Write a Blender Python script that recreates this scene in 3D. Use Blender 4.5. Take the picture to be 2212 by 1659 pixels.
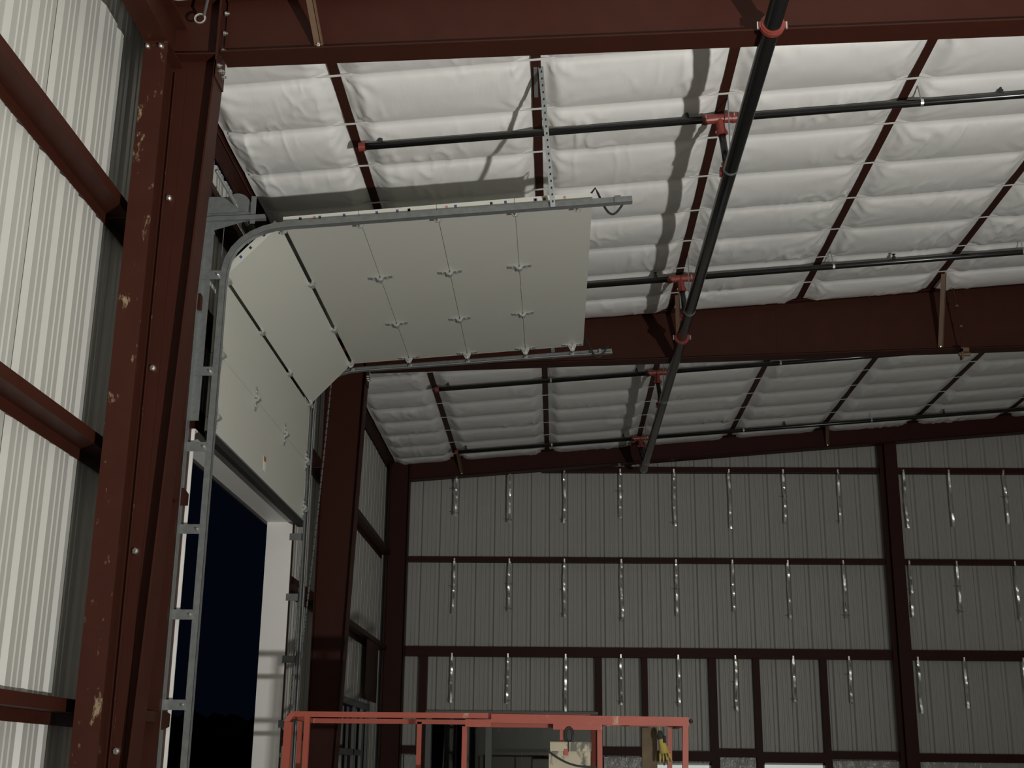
import bpy, math, random
from mathutils import Vector, Matrix, noise
random.seed(7)
for o in list(bpy.data.objects): bpy.data.objects.remove(o)
S = bpy.context.scene
COL = S.collection
H = 1.87            # eye height over the slab; coordinates below are metres from the eye point

# ------------------------------------------------------------------ camera, world, light, exposure
YAW, PIT, ROL, FPX = 0.03624763, 0.29088636, 0.01132599, 2787.75
fwd = Vector((-math.sin(YAW)*math.cos(PIT), math.cos(YAW)*math.cos(PIT), math.sin(PIT)))
rgt = Vector((math.cos(YAW), math.sin(YAW), 0)); up = rgt.cross(fwd)
r2 = math.cos(ROL)*rgt + math.sin(ROL)*up; u2 = -math.sin(ROL)*rgt + math.cos(ROL)*up
cd = bpy.data.cameras.new('camera'); cam = bpy.data.objects.new('camera', cd); COL.objects.link(cam)
cd.sensor_width = 36; cd.lens = FPX/2212*36; cd.clip_end = 400
M = Matrix((r2, u2, -fwd)).transposed().to_4x4(); M.translation = (0, 0, H)
cam.matrix_world = M; S.camera = cam
S.view_settings.view_transform = 'Standard'; S.view_settings.look = 'None'
S.view_settings.gamma = 1; S.view_settings.exposure = 0; S.view_settings.use_curve_mapping = False

W = bpy.data.worlds.new('night'); S.world = W; W.use_nodes = True
W.node_tree.nodes['Background'].inputs[0].default_value = (0.0009, 0.0014, 0.0038, 1)
W.node_tree.nodes['Background'].inputs[1].default_value = 1.0

LAMP = Vector((4.5, -0.4, -1.42))
LAIM = LAMP + Vector((-3.3, 1.5, 8.5))
ld = bpy.data.lights.new('work_lamp_offscreen', 'AREA'); ld.shape = 'DISK'; ld.size = 0.22
ld.energy = 1660; ld.color = (1.0, 0.98, 0.935)
lo = bpy.data.objects.new('work_lamp_offscreen', ld); COL.objects.link(lo)
lo.location = LAMP + Vector((0, 0, H)) + (LAIM-LAMP).normalized()*0.03
lo.rotation_euler = (LAIM-LAMP).to_track_quat('-Z', 'Y').to_euler()

# ------------------------------------------------------------------ materials
def mat(name, col, rough=.5, metal=0., spec=.5, var=0., vscale=6., bump=0., bscale=(20, 20, 20), bdist=.01, emit=None, estr=0., alpha=None):
    m = bpy.data.materials.new(name); m.use_nodes = True
    nt = m.node_tree; b = nt.nodes['Principled BSDF']
    b.inputs['Base Color'].default_value = (*col, 1); b.inputs['Roughness'].default_value = rough
    b.inputs['Metallic'].default_value = metal; b.inputs['Specular IOR Level'].default_value = spec
    tc = nt.nodes.new('ShaderNodeTexCoord')
    if var:
        n = nt.nodes.new('ShaderNodeTexNoise'); n.inputs['Scale'].default_value = vscale; n.inputs['Detail'].default_value = 5
        nt.links.new(tc.outputs['Object'], n.inputs['Vector'])
        mx = nt.nodes.new('ShaderNodeMix'); mx.data_type = 'RGBA'
        mx.inputs[6].default_value = (*[c*(1-var) for c in col], 1); mx.inputs[7].default_value = (*[min(1, c*(1+var)) for c in col], 1)
        nt.links.new(n.outputs['Fac'], mx.inputs[0]); nt.links.new(mx.outputs[2], b.inputs['Base Color'])
    if bump:
        mp = nt.nodes.new('ShaderNodeMapping'); mp.inputs['Scale'].default_value = bscale
        n = nt.nodes.new('ShaderNodeTexNoise'); n.inputs['Scale'].default_value = 1; n.inputs['Detail'].default_value = 3
        bp = nt.nodes.new('ShaderNodeBump'); bp.inputs['Strength'].default_value = bump; bp.inputs['Distance'].default_value = bdist
        nt.links.new(tc.outputs['Object'], mp.inputs['Vector']); nt.links.new(mp.outputs[0], n.inputs['Vector'])
        nt.links.new(n.outputs['Fac'], bp.inputs['Height']); nt.links.new(bp.outputs[0], b.inputs['Normal'])
    if emit:
        b.inputs['Emission Color'].default_value = (*emit, 1); b.inputs['Emission Strength'].default_value = estr
    return m

def scuffed(name, col, scuff, rough=.45, amount=.66):
    m = mat(name, col, rough, var=.18, vscale=5)
    nt = m.node_tree; b = nt.nodes['Principled BSDF']
    src = b.inputs['Base Color'].links[0].from_socket
    tc = [n for n in nt.nodes if n.type == 'TEX_COORD'][0]
    mp = nt.nodes.new('ShaderNodeMapping'); mp.inputs['Scale'].default_value = (9, 9, 4)
    n = nt.nodes.new('ShaderNodeTexNoise'); n.inputs['Scale'].default_value = 1.0; n.inputs['Detail'].default_value = 8; n.inputs['Roughness'].default_value = .7
    r = nt.nodes.new('ShaderNodeValToRGB'); r.color_ramp.elements[0].position = amount; r.color_ramp.elements[1].position = amount+.07
    mx = nt.nodes.new('ShaderNodeMix'); mx.data_type = 'RGBA'; mx.inputs[7].default_value = (*scuff, 1)
    nt.links.new(tc.outputs['Object'], mp.inputs[0]); nt.links.new(mp.outputs[0], n.inputs['Vector']); nt.links.new(n.outputs['Fac'], r.inputs[0])
    nt.links.new(r.outputs[0], mx.inputs[0]); nt.links.new(src, mx.inputs[6]); nt.links.new(mx.outputs[2], b.inputs['Base Color'])
    return m

RED = scuffed('red_oxide_steel', (.040, .0112, .0068), (.13, .08, .05), .5, .70)
REDS = scuffed('red_oxide_scuffed', (.044, .0135, .0085), (.26, .19, .12), .5, .595)
for _m in (RED, REDS): _m.node_tree.nodes['Principled BSDF'].inputs['Specular IOR Level'].default_value = .15
REDD = mat('red_oxide_plain', (.040, .0112, .0068), .5, spec=.15, var=.15, vscale=3)
BROWN = mat('bare_brace_steel', (.13, .075, .045), .5, var=.2)
WPANEL = mat('white_wall_sheet', (.405, .403, .372), .42, var=.04, vscale=2)
EPANEL = WPANEL
FABRIC = mat('white_vinyl_facing', (.84, .835, .81), .36, spec=.45, var=.03, vscale=3, bump=.45, bscale=(9, 2.6, 4), bdist=.014)
STRAP = mat('white_steel_strap', (.75, .75, .72), .35)
DOORW = mat('door_steel_white', (.565, .565, .508), .45, var=.02, vscale=2)
DOOREDGE = DOORW
TRIMW = mat('white_trim', (.84, .83, .79), .5, var=.03)
GALV = mat('galvanised_steel', (.24, .255, .252), .38, metal=.5, var=.35, vscale=22)
LIPM = GALV
HINGEM = mat('zinc_hinge', (.45, .46, .44), .36, metal=.5, var=.2, vscale=40)
GALVD = GALV
BRIGHT = mat('zinc_bolt', (.75, .74, .70), .25, metal=.9)
BLACKP = mat('black_steel_pipe', (.008, .008, .008), .24, spec=.55, var=.3, vscale=9)
REDF = mat('red_grooved_fitting', (.20, .035, .026), .42, var=.2, vscale=20)
RUBBER = mat('black_rubber', (.012, .012, .012), .7)
DARKHARD = mat('dark_hardware', (.035, .035, .036), .45, metal=.4)
CONC = mat('concrete', (.30, .29, .27), .7, var=.2, vscale=1.2)
NIGHTG = mat('outside_ground', (.10, .095, .08), .95, var=.3)
TREES = mat('tree_foliage', (.035, .045, .022), 1.0)
LIFTR = scuffed('lift_orange_red', (.27, .050, .029), (.36, .23, .17), .5, .61)
BOXM = scuffed('stained_tan_plastic', (.36, .32, .235), (.10, .095, .08), .75, .52)
WOOD = mat('weathered_wood', (.075, .052, .026), .8, var=.45, vscale=16, bump=.5, bscale=(10, 10, 120), bdist=.003)
GLOVEY = mat('glove_yellow', (.27, .21, .045), .85, var=.3, vscale=40)
GLOVEB = mat('glove_black', (.014, .013, .012), .85)
GLASS = mat('clear_glass', (.85, .88, .87), .02)
GLASS.node_tree.nodes['Principled BSDF'].inputs['Transmission Weight'].default_value = 1.0
ALU = mat('pale_aluminium', (.17, .18, .175), .5, metal=.1)
POLY = mat('crinkled_poly_sheet', (.40, .40, .38), .25, var=.12, vscale=6, bump=.9, bscale=(9, 9, 9), bdist=.03)
LITWIN = mat('bright_window', (.6, .62, .6), .4, var=.1, vscale=3, emit=(.85, .93, .88), estr=.42)
FOIL = mat('foil_strap', (.97, .97, .93), .31, metal=.8)
TAGRED = mat('label_red', (.33, .045, .04), .6)
LABELW = mat('label_white', (.75, .74, .70), .6)
LABELO = mat('label_orange', (.42, .14, .05), .6)
INK = mat('blue_ink', (.05, .06, .18), .7)
MARKR = mat('red_mark', (.45, .2, .17), .7)
LAMPG = mat('lamp_face', (.8, .8, .8), .4)

# ------------------------------------------------------------------ mesh building
class B:
    def __init__(s): s.v = []; s.f = []
    def add(s, vs, fs):
        n = len(s.v); s.v += [tuple(p) for p in vs]; s.f += [tuple(i+n for i in f) for f in fs]; return s
    def box(s, x0, x1, y0, y1, z0, z1):
        x0, x1 = sorted((x0, x1)); y0, y1 = sorted((y0, y1)); z0, z1 = sorted((z0, z1))
        return s.add([(x0,y0,z0),(x1,y0,z0),(x1,y1,z0),(x0,y1,z0),(x0,y0,z1),(x1,y0,z1),(x1,y1,z1),(x0,y1,z1)],
                     [(0,3,2,1),(4,5,6,7),(0,1,5,4),(1,2,6,5),(2,3,7,6),(3,0,4,7)])
    def prism(s, poly, a, b, ax):
        """poly in the plane normal to axis ax ('x': (y,z), 'y': (x,z), 'z': (x,y)), extruded a..b"""
        n = len(poly)
        def P(p, t): return {'x': (t, p[0], p[1]), 'y': (p[0], t, p[1]), 'z': (p[0], p[1], t)}[ax]
        vs = [P(p, a) for p in poly] + [P(p, b) for p in poly]
        fs = [tuple(range(n))[::-1], tuple(range(n, 2*n))] + [(i, (i+1) % n, n+(i+1) % n, n+i) for i in range(n)]
        return s.add(vs, fs)
    def cyl(s, p, q, r, n=10, r1=None, cap=True):
        p, q = Vector(p), Vector(q); d = (q-p).normalized(); r1 = r if r1 is None else r1
        a = d.orthogonal().normalized(); b = d.cross(a)
        vs = []
        for c, rr in ((p, r), (q, r1)):
            for i in range(n):
                t = 2*math.pi*i/n; vs.append(c + (a*math.cos(t)+b*math.sin(t))*rr)
        fs = [(i, (i+1) % n, n+(i+1) % n, n+i) for i in range(n)]
        if cap: fs += [tuple(range(n))[::-1], tuple(range(n, 2*n))]
        return s.add(vs, fs)
    def bar(s, p, q, w, h, upv=(0, 0, 1)):
        """rectangular bar p->q; w across, h along upv"""
        p, q = Vector(p), Vector(q); d = (q-p).normalized(); a = d.cross(Vector(upv)).normalized(); b = a.cross(d)
        vs = [c + a*i*w/2 + b*j*h/2 for c in (p, q) for i, j in ((-1,-1),(1,-1),(1,1),(-1,1))]
        return s.add(vs, [(3,2,1,0),(4,5,6,7),(0,1,5,4),(1,2,6,5),(2,3,7,6),(3,0,4,7)])
    def tube(s, pts, r, n=6, rs=None):
        pts = [Vector(p) for p in pts]; m = len(pts); rings = []
        prev = None
        for i, p in enumerate(pts):
            d = (pts[min(i+1, m-1)] - pts[max(i-1, 0)]).normalized()
            a = d.orthogonal().normalized() if prev is None else (prev - d*prev.dot(d)).normalized()
            prev = a; b = d.cross(a); rr = rs[i] if rs else r
            rings += [p + (a*math.cos(2*math.pi*k/n)+b*math.sin(2*math.pi*k/n))*rr for k in range(n)]
        fs = [(i*n+k, i*n+(k+1) % n, (i+1)*n+(k+1) % n, (i+1)*n+k) for i in range(m-1) for k in range(n)]
        fs += [tuple(range(n))[::-1], tuple(range((m-1)*n, m*n))]
        return s.add(rings, fs)
    def sphere(s, c, r, nu=10, nv=6, sc=(1, 1, 1)):
        c = Vector(c); vs = []; fs = []
        for j in range(nv+1):
            ph = math.pi*j/nv
            for i in range(nu):
                t = 2*math.pi*i/nu
                vs.append((c.x+r*sc[0]*math.sin(ph)*math.cos(t), c.y+r*sc[1]*math.sin(ph)*math.sin(t), c.z+r*sc[2]*math.cos(ph)))
        fs = [(j*nu+i, j*nu+(i+1) % nu, (j+1)*nu+(i+1) % nu, (j+1)*nu+i) for j in range(nv) for i in range(nu)]
        return s.add(vs, fs)
    def sweep(s, path, prof, n2=None):
        """path [(x,z)], prof [(n,y)] open strip, n is the offset to the left of travel"""
        m = len(path); k = len(prof); vs = []
        for i in range(m):
            a = Vector(path[max(i-1, 0)]); b = Vector(path[min(i+1, m-1)]); d = (b-a).normalized(); nr = Vector((-d.y, d.x))
            for (o, y) in prof: vs.append((path[i][0]+nr.x*o, y, path[i][1]+nr.y*o))
        fs = [(i*k+j, i*k+j+1, (i+1)*k+j+1, (i+1)*k+j) for i in range(m-1) for j in range(k-1)]
        return s.add(vs, fs)

ORG = {}
def obj(name, b, m, parent=None, smooth=False):
    me = bpy.data.meshes.new(name)
    xs = [v[0] for v in b.v]; ys = [v[1] for v in b.v]; zs = [v[2] for v in b.v]
    o0 = Vector(((min(xs)+max(xs))/2, (min(ys)+max(ys))/2, min(zs)))
    me.from_pydata([(v[0]-o0.x, v[1]-o0.y, v[2]-o0.z) for v in b.v], [], b.f)
    me.materials.append(m); me.update()
    if smooth:
        me.polygons.foreach_set('use_smooth', [True]*len(me.polygons))
    o = bpy.data.objects.new(name, me); COL.objects.link(o)
    w = o0 + Vector((0, 0, H)); ORG[o.name] = w
    if parent is not None: o.parent = parent; o.location = w - ORG[parent.name]
    else: o.location = w
    return o
def inst(src, name, parent, w):
    """another piece sharing src's mesh, world offset w from src"""
    o = bpy.data.objects.new(name, src.data); COL.objects.link(o)
    ORG[o.name] = ORG[src.name] + Vector(w); o.rotation_euler = src.rotation_euler
    if parent is not None: o.parent = parent; o.location = ORG[o.name] - ORG[parent.name]
    else: o.location = ORG[o.name]
    return o
def tag(o, label, cat, group=None):
    o['label'] = label; o['category'] = cat
    if group: o['group'] = group
    return o
def struct(o): o['kind'] = 'structure'; return o
def thing(name, loc, label, cat, group=None):
    o = bpy.data.objects.new(name, None); COL.objects.link(o); o.empty_display_size = .1
    o.location = Vector(loc) + Vector((0, 0, H)); ORG[o.name] = o.location.copy()
    return tag(o, label, cat, group)
def sroot(name, loc):
    o = bpy.data.objects.new(name, None); COL.objects.link(o); o.empty_display_size = .1
    o.location = Vector(loc) + Vector((0, 0, H)); ORG[o.name] = o.location.copy(); return struct(o)

FL = -H
SL = .0833
def zr(x): return 5.14 + SL*x              # underside of the purlins = top of the rafters
XW = -2.86                                  # side wall sheet
XG = -2.72                                  # inner face of side girts
YE = 21.37                                  # end wall sheet
YN, YM, YL = 7.55, 14.55, 21.0              # frame lines
XR = 12.4                                   # far side of the hall
YB = -4.5
ROLLS = [i*.755 for i in range(40)]
BANDS = [8.6+.755*i for i in range(-14, 17)]
PUR = [-1.67, -.16, 1.35, 2.87, 4.40, 5.92, 7.44, 8.96, 10.48]

# ------------------------------------------------------------------ floor, outside, roof, hidden walls
struct(obj('floor', B().box(XW-.05, XR, YB, YE, FL-.15, FL), CONC))
tag(struct(obj('ground', B().box(-90, XW-.14, -40, 90, FL-.4, FL-.06).box(XW-.14, 90, YE+.12, 90, FL-.4, FL-.06), NIGHTG)), 'dark ground outside the open door at night', 'ground')
b = B()
for i in range(110):
    x = -62+1.3*i; hgt = 2.3+.9*noise.noise((x*.17, 3, 0))+.6*noise.noise((x*.8, 9, 0))
    b.prism([(x, FL-.1), (x+1.7, FL-.1), (x+1.5, hgt), (x+.8, hgt+.4), (x+.2, hgt-.1)], 74+(i % 3)*.7, 76+(i % 3)*.7, 'y')
tl = obj('treeline', b, TREES); tag(tl, 'black line of trees far outside the open overhead door', 'trees'); tl['kind'] = 'stuff'
b = B(); b.prism([(XW-.1, zr(XW-.1)+.21), (XR, zr(XR)+.21), (XR, zr(XR)+.27), (XW-.1, zr(XW-.1)+.27)], YB, YE+.1, 'y')
ceiling = struct(obj('ceiling', b, WPANEL))
struct(obj('wall_right', B().box(XR, XR+.1, YB, YE, FL, zr(XR)), EPANEL))
struct(obj('wall_back', B().prism([(XW, FL), (XR, FL), (XR, zr(XR)+.2), (XW, zr(XW)+.2)], YB-.1, YB, 'y'), EPANEL))

# ------------------------------------------------------------------ ribbed sheet walls, one object per sheet
MOD = .3048
RIB = [(-.046,0),(-.022,.032),(.022,.032),(.046,0),(.100,0),(.107,.006),(.126,.006),(.133,0),(.172,0),(.179,.006),(.198,.006),(.205,0)]
def sheet_wall(root, ua, ub, place, zlo, zhi, opens, m):
    u = ua; k = 0
    while u < ub-1e-6:
        e = min(u+3*MOD, ub)
        us = {round(u+.002, 5): None, round(e+.004 if e < ub else e, 5): None}
        prof = []
        for j in range(-1, 5):
            for (a, d) in RIB: prof.append((u+j*MOD+a+.05, d))
        prof.sort()
        def dep(t):
            for (p, q) in zip(prof, prof[1:]):
                if p[0] <= t <= q[0]: return p[1] + (q[1]-p[1])*((t-p[0])/max(1e-9, q[0]-p[0]))
            return 0
        cuts = sorted(set([u+.002, e+.004] + [p[0] for p in prof if u+.002 < p[0] < e+.004] + [c for o in opens for c in o[:2] if u+.002 < c < e+.004]))
        b = B()
        for (p, q) in zip(cuts, cuts[1:]):
            mid = (p+q)/2
            spans = [(zlo, None)]
            for (oa, ob, za, zb) in opens:
                if oa <= mid <= ob:
                    spans = [(zb, None)] if za <= zlo else [(zlo, za), (zb, None)]
            lap = .004 if k % 2 else 0
            for (z0, z1) in spans:
                zt = [z1 if z1 is not None else zhi(t) for t in (p, q)]
                P = [place(p, dep(p)+lap, z0), place(q, dep(q)+lap, z0), place(q, dep(q)+lap, zt[1]), place(p, dep(p)+lap, zt[0])]
                b.add(P, [(0, 1, 2, 3)])
        obj('wall_sheet', b, m, root)
        u = e; k += 1

D0, D1, DH = 9.22, 12.93, 2.40              # overhead door opening in the side wall
wl = sroot('wall_left', (XW, 10, FL))
sheet_wall(wl, -.95, YE, lambda t, d, z: (XW-d, t, z), FL, lambda t: 4.86,
           [(D0, D1, FL, DH), (15.3, 20.1, FL, .90)], WPANEL)
we = sroot('wall_end', (4, YE, FL))
OP = [(-2.06, .65, FL, .88), (1.46, 2.44, -1.0, .14), (3.25, 4.22, -1.0, .16)]
sheet_wall(we, -2.95, XR, lambda t, d, z: (t, YE+d, z), FL, lambda t: zr(t)+.2, OP, EPANEL)

# ------------------------------------------------------------------ insulation facing between purlins (children of the ceiling)
def blanket(xa, xb, ya, yb, nx, seed, nr):
    lines = [ya] + [y for y in BANDS if ya+.12 < y < yb-.12] + [yb]
    ys = []
    for p, q in zip(lines, lines[1:]):
        for i in range(nr): ys.append((p+(q-p)*i/nr, i/nr, q-p))
    ys.append((yb, 0, 1))
    vs = []
    N = noise.noise
    for (y, s, ln) in ys:
        sk = s**.88
        sag = max(0, 4*sk*(1-sk))**.72
        A = (.056 + .02*N((seed*3.1, y*.9, .2)))*min(1, ln/.6)
        for i in range(nx+1):
            t = i/nx; x = xa + (xb-xa)*t
            d = min(t, 1-t)*(xb-xa)
            e = min(1, d/.17); e = e*e*(3-2*e)
            # drag folds running across each roll, in patches
            r = 1-abs(N((x*6.5+seed, y*1.1+.6*N((x*2, y*3, seed)), seed)))*2.2
            patch = max(0, N((x*1.4, y*1.6, seed+40))+.12)
            w = -.020*max(0, r)**5*patch*2
            # gathers fanning out from the purlin where the straps pull
            ds = min(s, 1-s)*ln; rr = math.hypot(d, ds)+.02
            th = math.atan2(ds, d)
            w += .013*math.sin(th*11 + 5*N((x*2.3, y*2.3, seed)))*math.exp(-rr*4.2)
            w += .010*N((x*13+seed, y*13, seed))*math.exp(-d*5)
            w += .006*N((x*2.1, y*2.0, seed))
            z = zr(x) + .012 + (1-e)*.012 - .022*e - A*sag*(.2+.8*e) + w*(.2+.8*min(1, d/.05))*(.15+.85*min(1, sag*1.6))
            vs.append((x, y, z))
    n = nx+1
    fs = [(j*n+i, j*n+i+1, (j+1)*n+i+1, (j+1)*n+i) for j in range(len(ys)-1) for i in range(nx)]
    return B().add(vs, fs)
XS = [-2.74] + PUR + [12.0]
for bi, (ya, yb) in enumerate([(.6, YN-.08), (YN+.08, YM-.07), (YM+.07, YL+.12)]):
    for k in range(len(XS)-1):
        if bi == 0 and k > 3: continue
        xa, xb = XS[k]+.034, XS[k+1]-.034
        obj('insulation_blanket', blanket(xa, xb, ya, yb, 84 if (k < 5 and bi == 1) else 48, k*5+bi*17+1, 18 if bi == 1 else 12), FABRIC, ceiling, True)
for y in BANDS:
    if y < 7 or min(abs(y-YM), abs(y-YL)) < .12: continue
    x0, x1 = XG+.06, 11.5
    obj('strap', B().prism([(x0, zr(x0)-.004), (x1, zr(x1)-.004), (x1, zr(x1)-.001), (x0, zr(x0)-.001)], y-.013, y+.013, 'y'), STRAP, ceiling)

# ------------------------------------------------------------------ purlins and eave strut
PLB = ['roof purlin closest to the side wall eave, above the door curve', 'roof purlin from which the punched door track hanger drops',
       'roof purlin directly over the red sprinkler tees', 'first roof purlin past the sprinkler main, away from the side wall'] + \
      [w+' roof purlin past the sprinkler main, away from the side wall' for w in ('second', 'third', 'fourth', 'fifth', 'sixth')]
for x, pl in zip(PUR, PLB):
    t = thing('roof_purlin', (x, 10, zr(x)), 'dark red '+pl, 'purlin', 'roof purlins')
    z = zr(x); y0, y1 = .4, YE-.05
    obj('bottom_flange', B().prism([(x-.036, z-.036*SL), (x+.036, z+.036*SL), (x+.036, z+.036*SL+.004), (x-.036, z-.036*SL+.004)], y0, y1, 'y'), REDD, t)
    obj('web', B().box(x-.038, x-.034, y0, y1, z, z+.2), REDD, t)
    obj('top_flange', B().box(x-.104, x-.034, y0, y1, z+.19, z+.194), REDD, t)
t = thing('eave_strut', (-2.78, 10, zr(-2.78)), 'dark red eave strut along the top of the ribbed side wall', 'strut')
ze = zr(-2.78)
obj('bottom_flange', B().box(-2.86, -2.73, .4, YE-.05, ze-.03, ze-.026), REDD, t)
obj('web', B().box(-2.735, -2.73, .4, YE-.05, ze-.03, ze+.17), REDD, t)

# ------------------------------------------------------------------ rigid frames
def raft_bot(x): return 4.595 + .036*x
def hexbolt(b, c, ax, r=.016, h=.014):
    c = Vector(c); ax = Vector(ax)
    b.cyl(c, c+ax*h, r, 6); b.cyl(c, c+ax*(h+.016), r*.5, 6); return b
def column(y, label, cut):
    t = thing('frame_column', (-2.56, y, FL), label, 'column')
    xi = lambda z: -2.40 + .0333*z
    top = lambda x: zr(x)
    xo = XG
    ztop = 4.5
    web = [(xo+.008, FL), (xi(FL), FL), (xi(4.5), 4.5), (-2.245, 4.56), (-2.245, top(-2.245)), (xo+.008, top(xo))]
    obj('web', B().prism(web, y-.004, y+.004, 'y'), RED, t)
    obj('inner_flange', B().prism([(xi(FL), FL), (xi(FL)+.012, FL), (xi(4.46)+.012, 4.46), (xi(4.46), 4.46)], y-.1, y+.1, 'y'), RED, t)
    obj('outer_flange', B().box(xo, xo+.01, y-.1, y+.1, FL, top(xo)), RED, t)
    obj('cap_plate', B().prism([(xo, top(xo)-.01), (-2.245, top(-2.245)-.01), (-2.245, top(-2.245)), (xo, top(xo))], y-.1, y+.1, 'y'), RED, t)
    obj('end_plate', B().box(-2.25, -2.235, y-.1, y+.1, 4.33, top(-2.24)), RED, t)
    obj('stiffener', B().prism([(xo+.01, 4.50), (-2.25, 4.50), (-2.25, 4.51), (xo+.01, 4.51)], y-.1, y+.1, 'y'), RED, t)
    bb = None
    for z in (4.83, 4.68, 4.55):
        for s in (-1, 1):
            c = (-2.22, y+s*.055, z)
            if bb is None:
                bb = obj('bolt', hexbolt(B(), c, (1, 0, 0), .017), BRIGHT, t); c0 = Vector(c)
            else: inst(bb, 'bolt', t, Vector(c)-c0)
    for k in range(4):
        c = Vector((-2.235, y-.07+.04*k, 4.43-.018*(k % 2))); inst(bb, 'bolt', t, c-c0+Vector((.0, 0, 0)))
    obj('base_plate', B().box(xo-.02, xi(FL)+.04, y-.12, y+.12, FL, FL+.02), RED, t)
    return t
cn = column(YN, 'scuffed dark red steel column between the ribbed side wall and the overhead door', 0)
cm = column(YM, 'dark red steel column past the far door track, beside the side wall storefront', 1)

def rafter(y, x1, botf, x0, label, dep=None):
    t = thing('roof_rafter', (x0, y, botf(x0)), label, 'rafter')
    n = 8
    xs = [x0+(x1-x0)*i/n for i in range(n+1)]
    obj('web', B().prism([(x, botf(x)+.01) for x in xs]+[(x, zr(x)-.01) for x in xs[::-1]], y-.004, y+.004, 'y'), RED, t)
    obj('bottom_flange', B().prism([(x0, botf(x0)), (x1, botf(x1)), (x1, botf(x1)+.011), (x0, botf(x0)+.011)], y-.1, y+.1, 'y'), RED, t)
    obj('top_flange', B().prism([(x0, zr(x0)-.011), (x1, zr(x1)-.011), (x1, zr(x1)-.001), (x0, zr(x0)-.001)], y-.1, y+.1, 'y'), RED, t)
    return t
rn = rafter(YN, 11.9, raft_bot, -2.22, 'dark red rafter joining the scuffed column top, crossed by the sprinkler main')
rm = rafter(YM, 11.9, raft_bot, -2.22, 'dark red rafter past the far track of the open overhead door')
for y, rt in ((YN, rn), (YM, rm)):                     # web splice seam plates
    for x in ((2.6,) if y == YM else ()):
        obj('splice_seam', B().box(x-.004, x+.004, y-.008, y-.004, raft_bot(x)+.012, zr(x)-.012), REDD, rt)
def endbot(x): return zr(x)-.335
re = rafter(YL, 12.2, endbot, -2.44, 'dark red rafter along the sloping top of the far end wall')

def fbrace(rt, x, y, m, botf, up_y):
    """angle from the purlin down to the rafter's bottom flange, plus its bolts"""
    p = Vector((x+.03, y+up_y, zr(x)+.03)); q = Vector((x+.09, y-.035 if up_y < 0 else y+.035, botf(x)+.05))
    b = B(); b.bar(p, q, .055, .004, (0, 0, 1)); b.bar(p+Vector((.026, 0, 0)), q+Vector((.026, 0, 0)), .004, .04, (0, 0, 1))
    fb = obj('flange_brace', b, m, rt)
    obj('bolt', hexbolt(B(), q+Vector((0, -.006, .005)), (0, -1, 0), .014), BRIGHT, fb)
fbrace(rn, PUR[0], YN, BROWN, raft_bot, -.52)
for x in (PUR[2], PUR[4]): fbrace(rm, x, YM, BROWN, raft_bot, -.6)
for x in (PUR[0], PUR[2], PUR[4]): fbrace(re, x, YL, BROWN, endbot, -.4)

# rod with hook clamp hanging at the second rafter
t = thing('drop_rod', (4.62, 14.3, 4.5), 'thin rusty threaded rod with a clamp hanging in front of the second rafter', 'rod')
obj('rod', B().cyl((4.60, 14.2, 5.42), (4.69, 14.28, 4.70), .009, 6), REDD, t)
for z in (5.2, 4.95): obj('nut', B().cyl((4.63+(5.2-z)*.11, 14.225, z), (4.63+(5.2-z)*.11, 14.225, z+.02), .018, 6), BROWN, t)
b = B(); b.box(4.64, 4.73, 14.24, 14.32, 4.66, 4.71); b.box(4.64, 4.66, 14.24, 14.32, 4.58, 4.70); b.cyl((4.62, 14.28, 4.64), (4.75, 14.28, 4.64), .025, 8)
obj('beam_clamp', b, BROWN, t)

# portal frame bolted to the near column
t = thing('portal_frame', (-2.56, 7.3, FL), 'scuffed dark red portal post and beam bolted to the column face', 'portal frame')
px0, px1, py0, py1 = -2.635, -2.484, 7.19, YN-.006
obj('near_flange', B().box(px0, px1, py0, py0+.01, FL, 4.44), REDS, t)
obj('web', B().box(-2.563, -2.556, py0+.01, py1-.01, FL, 4.44), RED, t)
fbk = obj('far_flange', B().box(px0-.02, px1+.03, py1-.012, py1, FL, 4.44), RED, t)
bb = None
for z in (3.50, 2.355, 1.22, .08, -1.0):
    for x in (-2.492, -2.61):
        c = Vector((x, py1-.012, z))
        if bb is None: bb = obj('bolt', hexbolt(B(), c, (0, -1, 0), .02, .016), BRIGHT, t); c0 = c
        else: inst(bb, 'bolt', t, c-c0)
obj('beam_bottom_flange', B().box(px0, px1, .4, py1, 4.44, 4.45), RED, t)
obj('beam_web', B().box(-2.563, -2.556, .4, py1, 4.45, 4.74), RED, t)
obj('beam_top_flange', B().box(px0, px1, .4, py1, 4.74, 4.75), RED, t)
obj('edge_bar', B().box(-2.528, -2.518, py1-.034, py1-.012, FL, 4.40), REDS, t)
bb2 = obj('bolt', hexbolt(B(), (-2.61, py0, 4.40), (0, -1, 0), .016), BRIGHT, t); inst(bb2, 'bolt', t, (.085, 0, 0))
# eye end of a roof brace rod at the knee
t = thing('brace_rod', (-2.37, 7.4, 4.75), 'bright eye bolt of a roof brace rod at the column top', 'brace rod')
b = B(); b.tube([(-2.37+.034*math.cos(a), 7.44, 4.76+.034*math.sin(a)) for a in [2*math.pi*i/14 for i in range(15)]], .008, 6)
obj('eye', b, BRIGHT, t); obj('rod', B().cyl((-2.345, 7.44, 4.785), (-2.0, 6.6, 4.89), .01, 8), GALV, t)

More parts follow.
